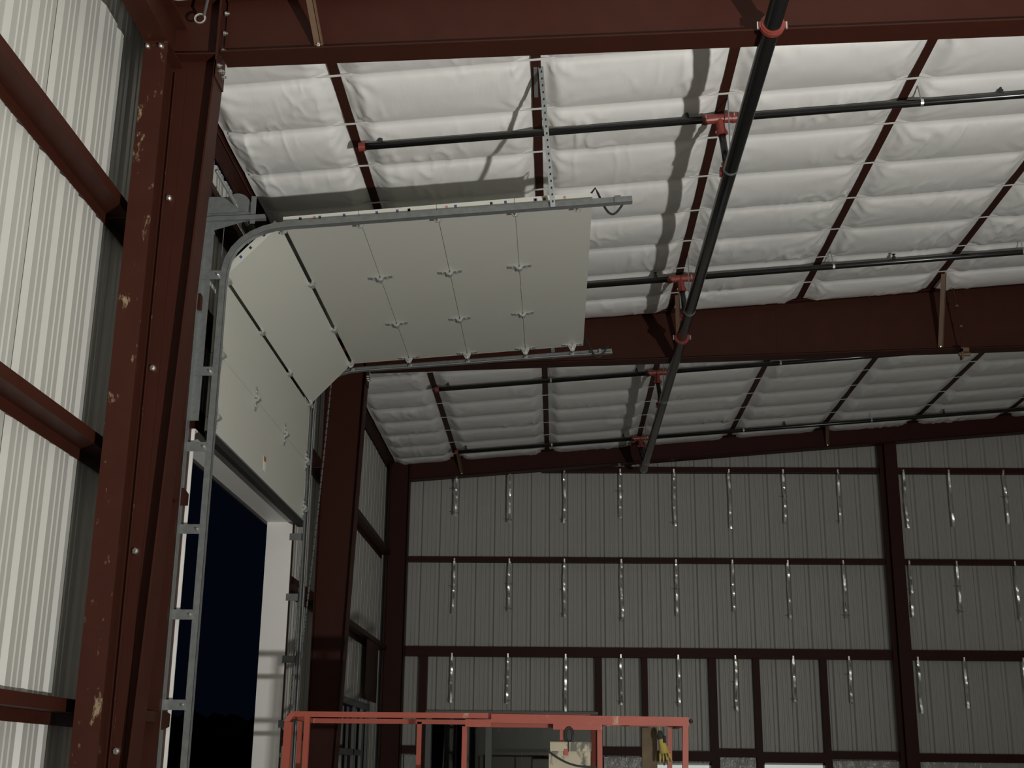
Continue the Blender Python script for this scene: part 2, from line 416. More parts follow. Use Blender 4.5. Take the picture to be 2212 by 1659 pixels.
# corner column and end wall post
t = thing('corner_column', (-2.6, YL, FL), 'dark red steel column in the corner of side wall and end wall', 'column')
obj('web', B().box(-2.77, -2.44, YL-.004, YL+.004, FL, zr(-2.6)), REDD, t)
obj('inner_flange', B().box(-2.45, -2.44, YL-.1, YL+.1, FL, zr(-2.44)-.01), REDD, t)
obj('outer_flange', B().box(-2.77, -2.76, YL-.1, YL+.1, FL, zr(-2.77)-.01), REDD, t)
t = thing('end_post', (5.5, 21.1, FL), 'dark red post standing in the middle of the far end wall', 'post')
zt = zr(5.5)-.3
obj('near_flange', B().box(5.42, 5.62, 20.98, 20.99, FL, zt), REDD, t)
obj('web', B().box(5.515, 5.522, 20.99, 21.2, FL, zt), REDD, t)
obj('far_flange', B().box(5.42, 5.62, 21.2, 21.21, FL, zt), REDD, t)
obj('clip_plate', B().box(5.36, 5.44, 21.12, 21.21, FL, zt), REDD, t)

# ------------------------------------------------------------------ girts
def girt_side(z, y0, y1, label):
    t = thing('wall_girt', (XG, (y0+y1)/2, z-.07), label, 'girt', 'side wall girts')
    obj('inner_flange', B().box(XG, XG+.004, y0, y1, z-.068, z), RED, t)
    obj('web', B().box(XW+.004, XG+.004, y0, y1, z-.072, z-.068), RED, t)
    obj('outer_lip', B().box(XW+.004, XW+.008, y0, y1, z-.14, z-.068), RED, t)
HN = {3.417: 'upper', 1.887: 'middle', .356: 'lowest'}
for z in HN:
    girt_side(z, .4, YN-.07, HN[z]+' dark red girt on the ribbed side wall before the first column')
    if z < 3: 
        girt_side(z, YN-.06, D0-.22, HN[z]+' dark red girt hidden between first column and door jamb')
        girt_side(z, D1+.25, YM-.02, HN[z]+' dark red girt between far door jamb and second column')
    else: girt_side(z, YN-.06, YM-.02, 'upper dark red girt on the side wall behind the open door')
    if z > 1: girt_side(z, YM+.02, YL-.1, HN[z]+' dark red girt on the side wall between second and corner columns')
girt_side(4.42, D0-.2, D1+.2, 'dark red girt above the door header, behind the torsion shaft')
YG = 21.22
def girt_end(z, x0, x1, h, label, lip=.0):
    t = thing('end_girt', ((x0+x1)/2, YG, z-h), label, 'girt', 'end wall girts')
    obj('inner_flange', B().box(x0, x1, YG-.004, YG, z-h, z), REDD, t)
    obj('web', B().box(x0, x1, YG-.004, YE-.004, z-h-.004, z-h), REDD, t)
    return t
for (z, h, n, xl) in ((4.90, .075, 'uppermost', -.25), (3.375, .075, 'second highest', -2.46), (1.915, .15, 'third highest, double', -2.46)):
    for (x0, x1, w) in ((xl, 5.36, 'between corner column and post'), (5.62, 12.2, 'beyond the post')):
        g = girt_end(z, x0, x1, h, f'{n} dark red girt of end wall, {w}')
LOWN = ('between corner column and first jamb', 'between second and third jambs', 'over the first bright window', 'between fourth and fifth jambs', 'over the second bright window', 'between last jamb and the post', 'beyond the post')
for qi, (x0, x1, z, h) in enumerate(((-2.46, -2.15, .36, .12), (.73, 1.37, .375, .13), (1.46, 2.44, .32, .15), (2.56, 3.15, .365, .12), (3.25, 4.22, .315, .15), (4.32, 5.36, .345, .12), (5.62, 12.2, .325, .12))):
    girt_end(z, x0, x1, h, 'low dark red girt of the end wall, ' + LOWN[qi])
for ji, (x0, x1) in enumerate(((-2.21, -2.09), (.62, .73), (1.37, 1.46), (2.44, 2.56), (3.15, 3.25), (4.22, 4.32))):
    t = thing('opening_jamb', ((x0+x1)/2, YG, FL), ('first', 'second', 'third', 'fourth', 'fifth', 'sixth')[ji] + ' upright jamb from the corner column under the double girt', 'jamb', 'end wall jambs')
    obj('face', B().box(x0, x1, YG-.004, YG, FL, 1.765), REDD, t)
    obj('side', B().box(x0, x0+.004, YG, YE-.004, FL, 1.765), REDD, t); obj('side', B().box(x1-.004, x1, YG, YE-.004, FL, 1.765), REDD, t)

# ------------------------------------------------------------------ end wall openings, sheets, hanging straps
w1 = sroot('window_1', (-.7, YE, FL))
obj('glass', B().box(-2.06, .65, YE+.02, YE+.03, FL, .86), GLASS, w1)
obj('head_trim', B().box(-2.09, .66, YG-.03, YE+.01, .86, .905), ALU, w1)
for x, w in ((-2.05, .09), (-1.08, .10)): obj('mullion', B().box(x-w/2, x+w/2, YE-.08, YE+.02, FL, .86), ALU, w1)
obj('transom', B().box(-1.0, .62, YE-.05, YE+.02, .28, .33), DARKHARD, w1)
for i, (x0, x1, zt) in enumerate(((1.46, 2.44, .14), (3.25, 4.22, .16))):
    wi = sroot('window_%d' % (i+2), ((x0+x1)/2, YE, -1.0))
    obj('pane', B().box(x0+.03, x1-.03, YE-.02, YE-.015, -1.0, zt-.03), LITWIN, wi)
    b = B(); b.box(x0, x1, YE-.05, YE, zt-.03, zt); b.box(x0, x0+.03, YE-.05, YE, -1.0, zt); b.box(x1-.03, x1, YE-.05, YE, -1.0, zt)
    obj('window_frame', b, TRIMW, wi)
def crinkle(x0, x1, z0, z1, y, seed):
    nx, nz = 16, 14; vs = []
    for j in range(nz+1):
        for i in range(nx+1):
            x = x0+(x1-x0)*i/nx; z = z0+(z1-z0)*j/nz
            vs.append((x, y+.022*noise.noise((x*7+seed, z*3, seed))+.012*noise.noise((x*15, z*9, seed)), z))
    n = nx+1
    return B().add(vs, [(j*n+i, j*n+i+1, (j+1)*n+i+1, (j+1)*n+i) for j in range(nz) for i in range(nx)])
for i, (x0, x1, zt) in enumerate(((-2.42, -2.22, .22), (.75, 1.36, .22), (2.58, 3.14, .235), (4.34, 5.38, .20), (5.66, 9.5, .195))):
    tag(obj('poly_sheet', crinkle(x0, x1, -1.6, zt, YG+.06, i*3+1), POLY, None, True), 'crinkled plastic sheet low on the end wall, ' + ('beside the corner column', 'between second and third jambs', 'between fourth and fifth jambs', 'between last jamb and post', 'beyond the post')[i], 'plastic sheet', 'plastic sheets low on the end wall')

TIE = mat('grey_tie', (.12, .12, .105), .6)
def foil(x, z0, z1, seed, y):
    """slim twisted strap hanging from a girt"""
    rnd = random.Random(seed); n = 60; vs = []; w = .017
    ph = rnd.uniform(0, 6); tw = rnd.uniform(5, 9)
    for i in range(n+1):
        f = i/n; z = z0+(z1-z0)*f
        a = .15 + .5*math.sin(ph+tw*f*1.5) + .8*noise.noise((seed*1.3, z*9, 0)); cx = x + .018*noise.noise((seed, z*2.2, 5)); cy = y+(.012*noise.noise((seed, z*2, 9))-.05*abs(noise.noise((seed*2.1, z*2.6, 3))))*min(1, f*6)
        vs += [(cx-w*math.cos(a), cy-w*math.sin(a), z), (cx+w*math.cos(a), cy+w*math.sin(a), z)]
    b = B().add(vs, [(2*i, 2*i+1, 2*i+3, 2*i+2) for i in range(n)])
    b.box(x-.012, x+.012, y-.005, y+.010, z0-.01, z0+.05)
    return b
sx0 = -1.69
ORD = ['first', 'second', 'third', 'fourth', 'fifth', 'sixth', 'seventh', 'eighth', 'ninth', 'tenth', 'eleventh']
for k in range(11):
    x = sx0 + .912*k
    rows = [(3.30, 2.36, 'second highest girt'), (1.76, .95, 'double girt')]
    rows.insert(0, (4.82, 3.9, 'uppermost girt') if x > -.25 else (endbot(x), 3.9, 'sloping end rafter'))
    if abs(x-5.5) < .2: x += .16
    for r, (z0, z1, nm) in enumerate(rows):
        sd = k*7+r*31+2; rr = random.Random(sd)
        y = YG-.015 if 'rafter' not in nm else YL+.08
        xx = x+rr.uniform(-.02, .02); zb_ = z1+rr.uniform(-.06, .14)
        o = tag(obj('hanging_strap', foil(xx, z0, zb_, sd, y), FOIL), f'twisted foil strap hanging from the {nm}, {ORD[k]} from corner column', 'strap', 'foil straps on the end wall')
        if rr.random() < .6: obj('tie', B().box(xx-.05, xx+.04, y+.006, y+.010, zb_+.05, zb_+.064), TIE, o)
        if rr.random() < .35: obj('tie', B().box(xx-.06, xx+.05, y+.006, y+.010, zb_+.45, zb_+.462), TIE, o)

# side wall storefront beyond the second column
wd = sroot('window_4', (XW, 17.7, FL))
obj('glass', B().box(XW-.05, XW-.04, 15.25, 20.15, FL, .95), GLASS, wd)
obj('head', B().box(XW-.02, XW+.03, 16.2, 20.05, .84, .93), ALU, wd)
for y, w, zt in ((16.2, .07, .9), (17.42, .05, .9), (18.72, .07, .9), (19.5, .18, .9), (20.02, .06, 1.75)):
    obj('mullion', B().box(XW-.02, XW+.02, y-w/2, y+w/2, FL, zt), ALU, wd)
obj('transom', B().box(XW-.02, XW+.02, 15.3, 17.4, .30, .38), ALU, wd); obj('transom', B().box(XW-.02, XW+.02, 17.45, 19.4, .18, .26), GALVD, wd)
tag(obj('shade_panel', B().box(XG-.02, XG, 18.85, 19.95, .95, 1.80), REDD), 'dark red sheet in place of wall shade above the side wall storefront', 'panel')  # dark sheet standing in for the second column's shadow on the wall

# ------------------------------------------------------------------ door opening: jambs, white trim
trim = sroot('trim_1', (XW, 11, DH))
obj('head_lining', B().box(XW-.09, XG+.03, D0, D1, DH, DH+.012), TRIMW, trim)
obj('far_lining', B().box(XW-.09, XG+.03, D1, D1+.012, FL, DH), TRIMW, trim)
obj('near_lining', B().box(XW-.09, XG+.03, D0-.012, D0, FL, DH), TRIMW, trim)
obj('drip_edge', B().box(XW-.11, XW-.09, D0, D1, DH-.03, DH+.03), DARKHARD, trim)
for y0, y1, w in ((D0-.22, D0-.014, 'near'), (D1+.014, D1+.22, 'far')):
    t = thing('door_jamb', (XG, (y0+y1)/2, FL), 'dark red channel jamb at the %s side of the door opening' % ('column' if w == 'near' else 'chain hoist'), 'jamb')
    obj('face', B().box(XG, XG+.006, y0, y1, FL, 4.80), RED, t)
    obj('side', B().box(XW+.004, XG, y0, y0+.006, FL, 4.80), RED, t); obj('side', B().box(XW+.004, XG, y1-.006, y1, FL, 4.80), RED, t)
    for z in ((3.36, 1.86, .30) if w == 'near' else ()):
        b = B().prism([(y1-.14, z-.06), (y1-.01, z-.035), (y1-.01, z+.05), (y1-.14, z+.07)], XG+.006, XG+.03, 'x')
        obj('girt_clip', b, RED, t)
t = thing('door_header', (XG, 11, DH+.012), 'dark red header channel over the door opening', 'header')
obj('face', B().box(XG-.02, XG-.014, D0, D1, DH+.014, DH+.22), REDD, t)

# ------------------------------------------------------------------ overhead door
dr = thing('overhead_door', (-2.4, 11.07, 2.38), 'raised white sectional overhead door on a curved high lift track', 'overhead door')
DY0, DY1, TH, SEC = 9.22, 12.83, .055, .609
J = [(-2.565, 2.397), (-2.565, 3.007), (-2.565, 3.617), (-2.15, 4.065)]
for k in range(1, 5): J.append((-2.15 + SEC*k*.9965, 4.065 + SEC*k*.0833))
secs = []
for k in range(7):
    a, c = Vector(J[k]), Vector(J[k+1]); d = (c-a).normalized(); n = Vector((-d.y, d.x))      # n points away from the room
    g0 = .016 if k in (2, 3) else .002; g1 = .016 if k in (1, 2) else .002
    a2, c2 = a + d*g0, c - d*g1
    body = B().prism([tuple(a2), tuple(c2), tuple(c2+n*TH), tuple(a2+n*TH)], DY0, DY1, 'y')
    s = obj('door_section', body, DOORW, dr); secs.append((s, a2, c2, d, n))
    for (y0, y1) in ((DY0-.002, DY0), (DY1, DY1+.002)):
        st = obj('end_stile', B().prism([tuple(a2-n*.001), tuple(c2-n*.001), tuple(c2+n*(TH+.001)), tuple(a2+n*(TH+.001))], y0, y1, 'y'), DOOREDGE, s)
    if k >= 2:                                           # printed marks on the near end stile
        rr = random.Random(k*3)
        for q in range(4):
            f = rr.uniform(.1, .9); p = a2+(c2-a2)*f
            obj('print_mark', B().prism([tuple(p+n*.018), tuple(p+d*.02+n*.018), tuple(p+d*.02+n*(.018+.022)), tuple(p+n*.04)], DY0-.004, DY0-.003, 'y'), (INK, MARKR, DARKHARD)[q % 3], s)
obj('bottom_seal', B().box(-2.615, -2.563, DY0, DY1, 2.332, 2.397), RUBBER, dr)
obj('bottom_retainer', B().box(-2.62, -2.557, DY0, DY1, 2.388, 2.40), GALVD, dr)
lab = obj('label', B().box(-2.5645, -2.563, 10.93, 11.02, 2.49, 2.62), LABELW, dr); obj('label_band', B().box(-2.563, -2.562, 10.93, 11.02, 2.575, 2.62), LABELO, lab)
PATH = [(-2.528, FL), (-2.528, 3.55), (-2.522, 3.64), (-2.505, 3.73), (-2.466, 3.81), (-2.41, 3.875), (-2.34, 3.927), (-2.26, 3.965), (-2.17, 3.99), (-2.06, 4.003), (-1.8, 4.022), (.58, 4.205)]
def track_mid(p):
    """middle of the track section nearest to the (x, z) point p"""
    best = None; q = Vector(p)
    for a, c in zip(PATH, PATH[1:]):
        a, c = Vector(a), Vector(c); d = c-a; t = max(0, min(1, (q-a).dot(d)/d.length_squared)); h = a+d*t
        n = Vector((-d.y, d.x)).normalized()
        if best is None or (h-q).length < best[0]: best = ((h-q).length, h+n*.023)
    return best[1]
def hinge(p, ang, y, end):
    """butterfly hinge straddling a joint; local frame: d along door, m into the room"""
    d = Vector((math.cos(ang), math.sin(ang))); m = Vector((d.y, -d.x))
    def P(s, t): return (p[0]+d.x*s+m.x*t, p[1]+d.y*s+m.y*t)
    b = B()
    for sg in (-1, 1):
        b.prism([P(sg*.008, .002), P(sg*.105, .002), P(sg*.105, .007), P(sg*.034, .012), P(sg*.012, .012)], y-.03, y+.03, 'y')
        b.cyl((P(sg*.062, .006)[0], y-.014, P(sg*.062, .006)[1]), (P(sg*.062, .017)[0], y-.014, P(sg*.062, .017)[1]), .009, 6)
        b.cyl((P(sg*.062, .006)[0], y+.016, P(sg*.062, .006)[1]), (P(sg*.062, .017)[0], y+.016, P(sg*.062, .017)[1]), .009, 6)
    k_ = B(); c0 = P(0, .034); k_.cyl((c0[0], y-.036, c0[1]), (c0[0], y+.036, c0[1]), .013, 8)
    for sg in (-1, 1): k_.prism([P(sg*.004, .004), P(sg*.034, .013), P(sg*.016, .040), P(sg*.003, .040)], y-.026, y+.026, 'y')
    if end:
        yy = y-.13 if end < 0 else y+.13
        c0 = track_mid(p); b.cyl((c0[0], y, c0[1]), (c0[0], yy, c0[1]), .007, 8); b.cyl((c0[0], yy-.011, c0[1]), (c0[0], yy+.011, c0[1]), .0215, 14)
        b.prism([P(-.05, .002), P(.05, .002), (c0[0]+d.x*.018+m.x*.012, c0[1]+d.y*.018+m.y*.012), (c0[0]-d.x*.018+m.x*.012, c0[1]-d.y*.018+m.y*.012)], y-.005, y+.005, 'y')
    return b, k_
def put_hinge(name, p, ang, y, e):
    b, k_ = hinge(p, ang, y, e); h = obj(name, b, HINGEM, dr); obj('knuckle', k_, HINGEM, h)
for k in range(1, 7):
    a1 = math.atan2(J[k][1]-J[k-1][1], J[k][0]-J[k-1][0]); a2 = math.atan2(J[k+1][1]-J[k][1], J[k+1][0]-J[k][0]); ang = (a1+a2)/2
    for y, e in ((DY0+.06, -1), (10.49, 0), (11.70, 0), (DY1-.06, 1)):
        put_hinge('roller_hinge' if e else 'hinge', J[k], ang, y, e)
for y, e in ((DY0+.06, -1), (DY1-.06, 1)):
    put_hinge('top_fixture', (J[7][0]-.12, J[7][1]-.01), .083, y, e)
    put_hinge('bottom_fixture', (J[0][0], J[0][1]+.12), math.pi/2, y, e)
    s = -1 if e < 0 else 1
    yb = y+.0 if e < 0 else y
    x0, z0 = J[7]
    pts = [(x0-.012, y-.06 if e < 0 else y+.06, z0+.045)]
    for i in range(13):
        f = i/12; pts.append((x0+.02+.24*f, y-.06*e*0+(-.06 if e < 0 else .06), z0+.09-.10*f - .17*math.sin(math.pi*f)**1.2))
    pts.append((.465, y-.105 if e < 0 else y+.105, 4.242))
    obj('safety_strap', B().tube(pts, .009, 6), RUBBER, dr)

# ------------------------------------------------------------------ door tracks, brackets, hangers, torsion shaft, hoist
for side, yw, s, near in ((0, DY0-.09, 1, True), (1, DY1+.09, -1, False)):
    nm = 'column' if near else 'chain hoist'
    t = thing('door_track', (-2.57, yw, FL), 'galvanised door track with curve and horizontal run on the %s side' % nm, 'door track')
    prof = [(.010, yw+s*.035), (0, yw+s*.030), (0, yw), (.046, yw), (.046, yw+s*.030), (.037, yw+s*.035)]
    obj('track', B().sweep(PATH, prof), GALV, t, False)
    obj('track_lip', B().sweep(PATH, [(-.004, yw-s*.004), (-.004, yw+s*.05), (.004, yw+s*.051)]), LIPM, t)
    # angle on the jamb
    obj('wall_angle', B().box(XG+.006, XG+.010, yw-.075 if near else yw+.05, yw if near else yw+.13, FL, 4.30), GALV, t)
    obj('angle_leg', B().box(XG+.006, XG+.075, yw-s*.003, yw+s*.0, 2.45, 4.02), GALVD, t)
    for z in (3.60, 2.83, 2.25, 1.64, 1.03, .41, -.2, -.9):
        bk = obj('track_bracket', B().box(XG+.008, -2.56, yw-s*.012, yw-s*.006, z-.035, z+.035), GALV, t)
        obj('bolt', hexbolt(B(), (-2.585, yw-s*.012, z), (0, -s, 0), .011), BRIGHT, bk)
    # horizontal angle tying track to the wall and flag plate
    obj('flag_plate', B().prism([(XG+.01, 3.95), (-2.36, 4.06), (-2.36, 4.12), (XG+.01, 4.12)], yw-s*.01, yw-s*.004, 'y'), GALVD, t)
    obj('tie_angle', B().bar((XG+.01, yw-s*.02, 4.05), (-2.25, yw-s*.02, 4.07), .05, .035), GALV, t)
    obj('short_hanger', B().box(-2.37, -2.33, yw-s*.02, yw-s*.015, 4.02, 4.25), GALVD, t)
    obj('end_stop', B().prism([(.44, 4.19), (.49, 4.194), (.49, 4.25), (.44, 4.246)], yw-s*.012, yw+s*.04, 'y'), GALV, t)
    # punched angle hanger to the purlin
    top = Vector((-.125, yw-s*.40, zr(-.16)+.02)); bot = Vector((-.03, yw-s*.01, 4.155))
    hg = B(); hg.bar(top, bot, .036, .004, (0, 1, 0.3)); hg.bar(top+Vector((-.018, 0, 0)), bot+Vector((-.018, 0, 0)), .004, .036, (0, 1, .3))
    h = obj('punched_hanger', hg, GALV, t)
    for q in range(20):
        p = top+(bot-top)*(.04+.92*q/19); nrm = Vector((0, -1*s, 0)) if near else Vector((0, 1, 0))
        obj('punch_hole', B().bar(p+Vector((.002, -.0035*s, -.010)), p+Vector((.002, -.0035*s, .012)), .011, .003, (0, 1, .3)), DARKHARD, h)
    obj('purlin_angle', B().bar((-.165, yw-s*.42, zr(-.16)-.008), (-.165, yw+s*.02, zr(-.16)-.008), .03, .012), GALVD, t)

ts = thing('torsion_shaft', (-2.50, 11, 4.2), 'torsion shaft with cable drums and springs above the door curve', 'torsion shaft')
SX, SZ = -2.49, 4.18
obj('shaft', B().cyl((SX, 8.52, SZ), (SX, 13.25, SZ), .0135, 10), GALVD, ts, True)
for y, s in ((9.18, 1), (12.87, -1)):
    obj('bearing_plate', B().prism([(XG+.006, SZ-.078), (SX+.02, SZ-.07), (SX+.03, SZ+.03), (SX-.05, SZ+.06), (XG+.006, SZ+.06)], y-s*.08, y-s*.074, 'y'), GALV, ts)
    b = B(); b.cyl((SX, y-s*.035, SZ), (SX, y-s*.02, SZ), .110, 28); b.cyl((SX, y-s*.02, SZ), (SX, y+s*.05, SZ), .098, 28, .06); b.cyl((SX, y+s*.05, SZ), (SX, y+s*.10, SZ), .03, 14)
    obj('cable_drum', b, GALV, ts)
    obj('set_screw', B().cyl((SX+.012, y-s*.08, SZ-.012), (SX+.022, y-s*.095, SZ-.03), .008, 6), BRIGHT, ts)
    yc = DY0-.018 if s > 0 else DY1+.018
    b = B(); b.cyl((SX-.095, y, SZ), (-2.60, yc, 2.50), .003, 5); b.cyl((-2.60, yc, 2.50), (-2.60, yc+s*.024, 2.50), .007, 8)
    obj('lift_cable', b, GALVD, ts)
for (y0, y1) in ((9.5, 10.9), (11.2, 12.6)):
    b = B(); n = int((y1-y0)/.045)
    for i in range(n): b.cyl((SX, y0+i*.045, SZ), (SX, y0+i*.045+.038, SZ), .048, 12)
    obj('spring', b, DARKHARD, ts)
obj('anchor_plate', B().box(XG, SX+.05, 11.03, 11.04, SZ-.07, SZ+.07), GALV, ts)

hc = thing('chain_hoist', (-2.55, 13.15, -.6), 'shiny hand chain loop hanging by the far door track', 'chain hoist')
b = B(); b.cyl((SX, 13.10, SZ), (SX, 13.13, SZ), .10, 18); b.cyl((SX, 13.13, SZ), (SX, 13.15, SZ), .085, 18); b.cyl((SX, 13.15, SZ), (SX, 13.18, SZ), .10, 18)
obj('chain_wheel', b, GALV, hc)
def chain(p, q, sag):
    b = B(); p, q = Vector(p), Vector(q); n = int((q-p).length/.036)
    for i in range(n):
        f = (i+.5)/n; c = p+(q-p)*f + Vector((sag*math.sin(math.pi*f)*.4, 0, 0)); d = (q-p).normalized()*.019
        w = Vector((.007, .004, 0)) if i % 2 else Vector((-.004, .008, 0))
        for s in (-1, 1): b.bar(c-d+w*s*.6, c+d+w*s*.6, .005, .005, (0.3, 1, 0))
        b.bar(c-d-w, c-d+w, .005, .005); b.bar(c+d-w, c+d+w, .005, .005)
    return b
obj('chain', chain((SX+.09, 13.14, SZ), (-2.64, 13.12, .1), .05), GALV, hc)['kind'] = 'stuff'
obj('chain', chain((SX-.06, 13.14, SZ), (-2.66, 13.16, .1), -.03), GALVD, hc)['kind'] = 'stuff'
obj('chain_keeper', B().box(XG, -2.60, 13.09, 13.12, .1, .14), GALV, hc)

# ------------------------------------------------------------------ sprinkler piping
ZM = 4.62; XM = 1.386
mn = thing('sprinkler_main', (XM, 10, ZM-.06), 'thick black sprinkler main hung below the roof with red couplings', 'sprinkler main')
obj('pipe', B().cyl((XM, -.5, ZM), (XM, 20.12, ZM), .057, 24), BLACKP, mn, True)
obj('end_cap', B().cyl((XM, 20.12, ZM), (XM, 20.17, ZM), .062, 20), GALVD, mn)
def coupling(c, ax, r, w, parent, m=REDF, vert=None):
    c = Vector(c); ax = Vector(ax).normalized()
    b = B(); b.cyl(c-ax*w/2, c+ax*w/2, r*1.28, 18); b.cyl(c-ax*w*.28, c+ax*w*.28, r*1.42, 18)
    e = Vector(vert) if vert else ax.cross(Vector((0, 0, 1))).normalized()
    for s in (-1, 1): b.bar(c+e*s*r*1.25-ax*w*.3, c+e*s*r*1.25+ax*w*.3, r*.5, r*.7)
    o = obj('coupling', b, m, parent)
    b = B(); q = e.cross(ax)
    for s in (-1, 1): b.cyl(c+e*s*r*1.62-q*r*.45, c+e*s*r*1.62+q*r*.45, r*.14, 6)
    obj('bolt', b, BRIGHT, o)
    return o
for y in (7.36, 13.62): coupling((XM, y, ZM), (0, 1, 0), .057, .055, mn)
for y in (9.42, 12.75, 16.1, 19.6):
    g = B(); n = 18
    g.cyl((XM, y-.013, ZM), (XM, y+.013, ZM), .0605, 20)
    hr = obj('hanger_ring', g, GALV, mn); obj('hanger_rod', B().cyl((XM-.0, y, ZM+.06), (XM, y, zr(XM)+.01), .005, 6), GALV, hr)
YBR = (9.53, 13.03, 16.46, 20.0); NMB = ('before the door hanger', 'second from the first rafter', 'just past the second rafter', 'nearest the end wall')
LBL = ('black sprinkler branch line crossing in front of the open door', 'black sprinkler branch line partly hidden by the raised door', 'black sprinkler branch line just past the second rafter', 'black sprinkler branch line beside the end wall rafter')
for i, y in enumerate(YBR):
    zb = lambda x: 5.12 + .081*(x-1.325) - (.03 if i else 0)
    XT = 1.325
    br = thing('sprinkler_branch', (XT, y, zb(XT)-.04), LBL[i], 'sprinkler pipe', 'sprinkler branch lines')
    x0, x1 = -1.59, 11.6
    obj('pipe', B().cyl((x0, y, zb(x0)), (x1, y, zb(x1)), .030, 16), BLACKP, br, True)
    obj('end_cap', B().cyl((x0-.035, y, zb(x0-.035)), (x0+.02, y, zb(x0+.02)), .038, 12), REDF, br)
    ax = Vector((1, 0, .081)).normalized()
    tee = obj('tee', B().cyl((XT-.09, y, zb(XT-.09)), (XT+.09, y, zb(XT+.09)), .039, 16).cyl((XT, y, zb(XT)), (XT+.012, y, zb(XT)-.10), .036, 14), REDF, br)
    for s in (-1, 1): coupling((XT+s*.115, y, zb(XT+s*.115)), ax, .032, .055, br)
    obj('riser_nipple', B().cyl((XT+.01, y, zb(XT)-.08), (XM-.01, y, ZM+.03), .029, 14), BLACKP, br, True)
    coupling((XT+.016, y, zb(XT)-.125), (.1, 0, -1), .030, .05, br, REDF, (1, 0, 0))
    md = obj('mechanical_tee', B().cyl((XM-.022, y, ZM+.105), (XM-.008, y, ZM+.045), .040, 14).box(XM-.075, XM-.045, y-.03, y+.03, ZM-.01, ZM+.05), REDF, br)
    for x in (-1.45, 1.06, 3.62, 6.15, 8.7):
        b = B(); z = zb(x); b.cyl((x, y, z+.02), (x, y, z+.06), .020, 10); b.cyl((x, y, z+.06), (x, y, z+.085), .010, 8); b.cyl((x, y, z+.085), (x, y, z+.089), .02, 10)
        obj('sprinkler_head', b, DARKHARD, br)
    for x in ((-.08, 2.97, 6.02, 9.06) if i % 2 == 0 else (-.08, 2.97, 5.0, 8.06)):
        z = zb(x); b = B(); b.cyl((x-.012, y, z), (x+.012, y, z), .0335, 14)
        hr = obj('hanger_ring', b, BRIGHT, br); obj('hanger_rod', B().cyl((x, y, z+.03), (x-.03, y-.03, zr(x)+.02), .005, 6), GALV, hr)

# ------------------------------------------------------------------ scissor lift
KL = 1.125
_add = B.add
def _addk(self, vs, fs): return _add(self, [(v[0]*KL, v[1]*KL, v[2]*KL if v[2] > -.9 else v[2]) for v in vs], fs)
sl = thing('scissor_lift', (-.4, 9.4, FL), 'orange red scissor lift with worn guard rails standing before the door', 'scissor lift')
yn, yf = 8.0, 8.75
B.add = _addk
def rail(x0, x1, y, z, h, w=.03, z1=None, name='guard_rail'):
    z1 = z if z1 is None else z1
    return obj(name, B().bar((x0, y, z), (x1, y, z1), w, h), LIFTR, sl)
rail(-1.60, .20, yn, .312, .032)
rail(-1.60, .27, yf, .300, .030, .03)
rail(-.55, .27, yn+.03, .270, .045, .03)
rail(-.39, .785, yn-.035, .297, .052, .035, .288)
rail(-.02, .27, yn-.036, .255, .04, .03)
rail(-.40, .78, yf+.03, .30, .03, .03)
for (x0, x1, y, z) in ((-1.60, .27, yn, -.09), (-1.60, .27, yf, -.07), (-.4, .78, yn-.035, -.16), (-.4, .78, yf+.03, -.12)):
    rail(x0, x1, y, z, .028, .028)
ends = []
for (x, y, w, z1, xb) in ((-1.503, yn, .032, .30, -1.505), (-1.69, yf, .028, .30, -1.69), (-.55, yn, .03, .25, -.55), (.257, yn-.02, .03, .28, .255), (.766, yn-.035, .034, .27, .735), (.24, yf, .03, .30, .24), (.74, yf+.03, .03, .28, .72), (-.9, yf, .03, .3, -.9)):
    obj('rail_post', B().bar((xb, y, -.78), (x, y, z1), w, w, (0, 1, 0)), LIFTR, sl)
obj('rail_post', B().bar((-1.625, yn-.02, -.78), (-1.61, yn-.02, .265), .046, .05, (0, 1, 0)), LIFTR, sl)
obj('corner_gusset', B().bar((-1.63, yn-.02, .258), (-1.59, yn, .318), .03, .03, (0, 1, 0)), LIFTR, sl)
obj('end_rail', B().bar((-1.615, yn, .30), (-1.615, yf, .30), .03, .03), LIFTR, sl)
obj('end_rail', B().bar((.775, yn-.03, .285), (.775, yf+.03, .285), .03, .03), LIFTR, sl)
obj('stub_post', B().bar((.03, yn-.03, -.05), (.03, yn-.03, .25), .02, .02, (0, 1, 0)), LIFTR, sl)
obj('rail_sleeve', B().box(-.545, -.39, yn-.052, yn-.02, .247, .29), LIFTR, sl)
obj('rail_bumper', B().sphere((.80, yn-.03, .292), .013), RUBBER, sl)
obj('platform', B().box(-1.62, .78, yn-.02, yf+.03, -.86, -.78), LIFTR, sl)
obj('toe_board', B().box(-1.60, .77, yn-.03, yn-.02, -.78, -.63), LIFTR, sl)
for k, (za, zb2) in enumerate(((-1.36, -1.12), (-1.12, -.88))):
    for y in (yn+.1, yf-.1):
        obj('scissor_arm', B().bar((-1.4, y, za), (.5, y, zb2), .04, .07), LIFTR, sl); obj('scissor_arm', B().bar((-1.4, y+.05, zb2), (.5, y+.05, za), .04, .07), LIFTR, sl)
obj('chassis', B().box(-1.55, .65, yn+.02, yf-.02, -1.72, -1.38), LIFTR, sl)
wb = None
for x in (-1.2, .3):
    for y in (yn+.03, yf-.11):
        obj('wheel', B().cyl((x, y, FL+.16), (x, y+.09, FL+.16), .16, 20), RUBBER, sl)

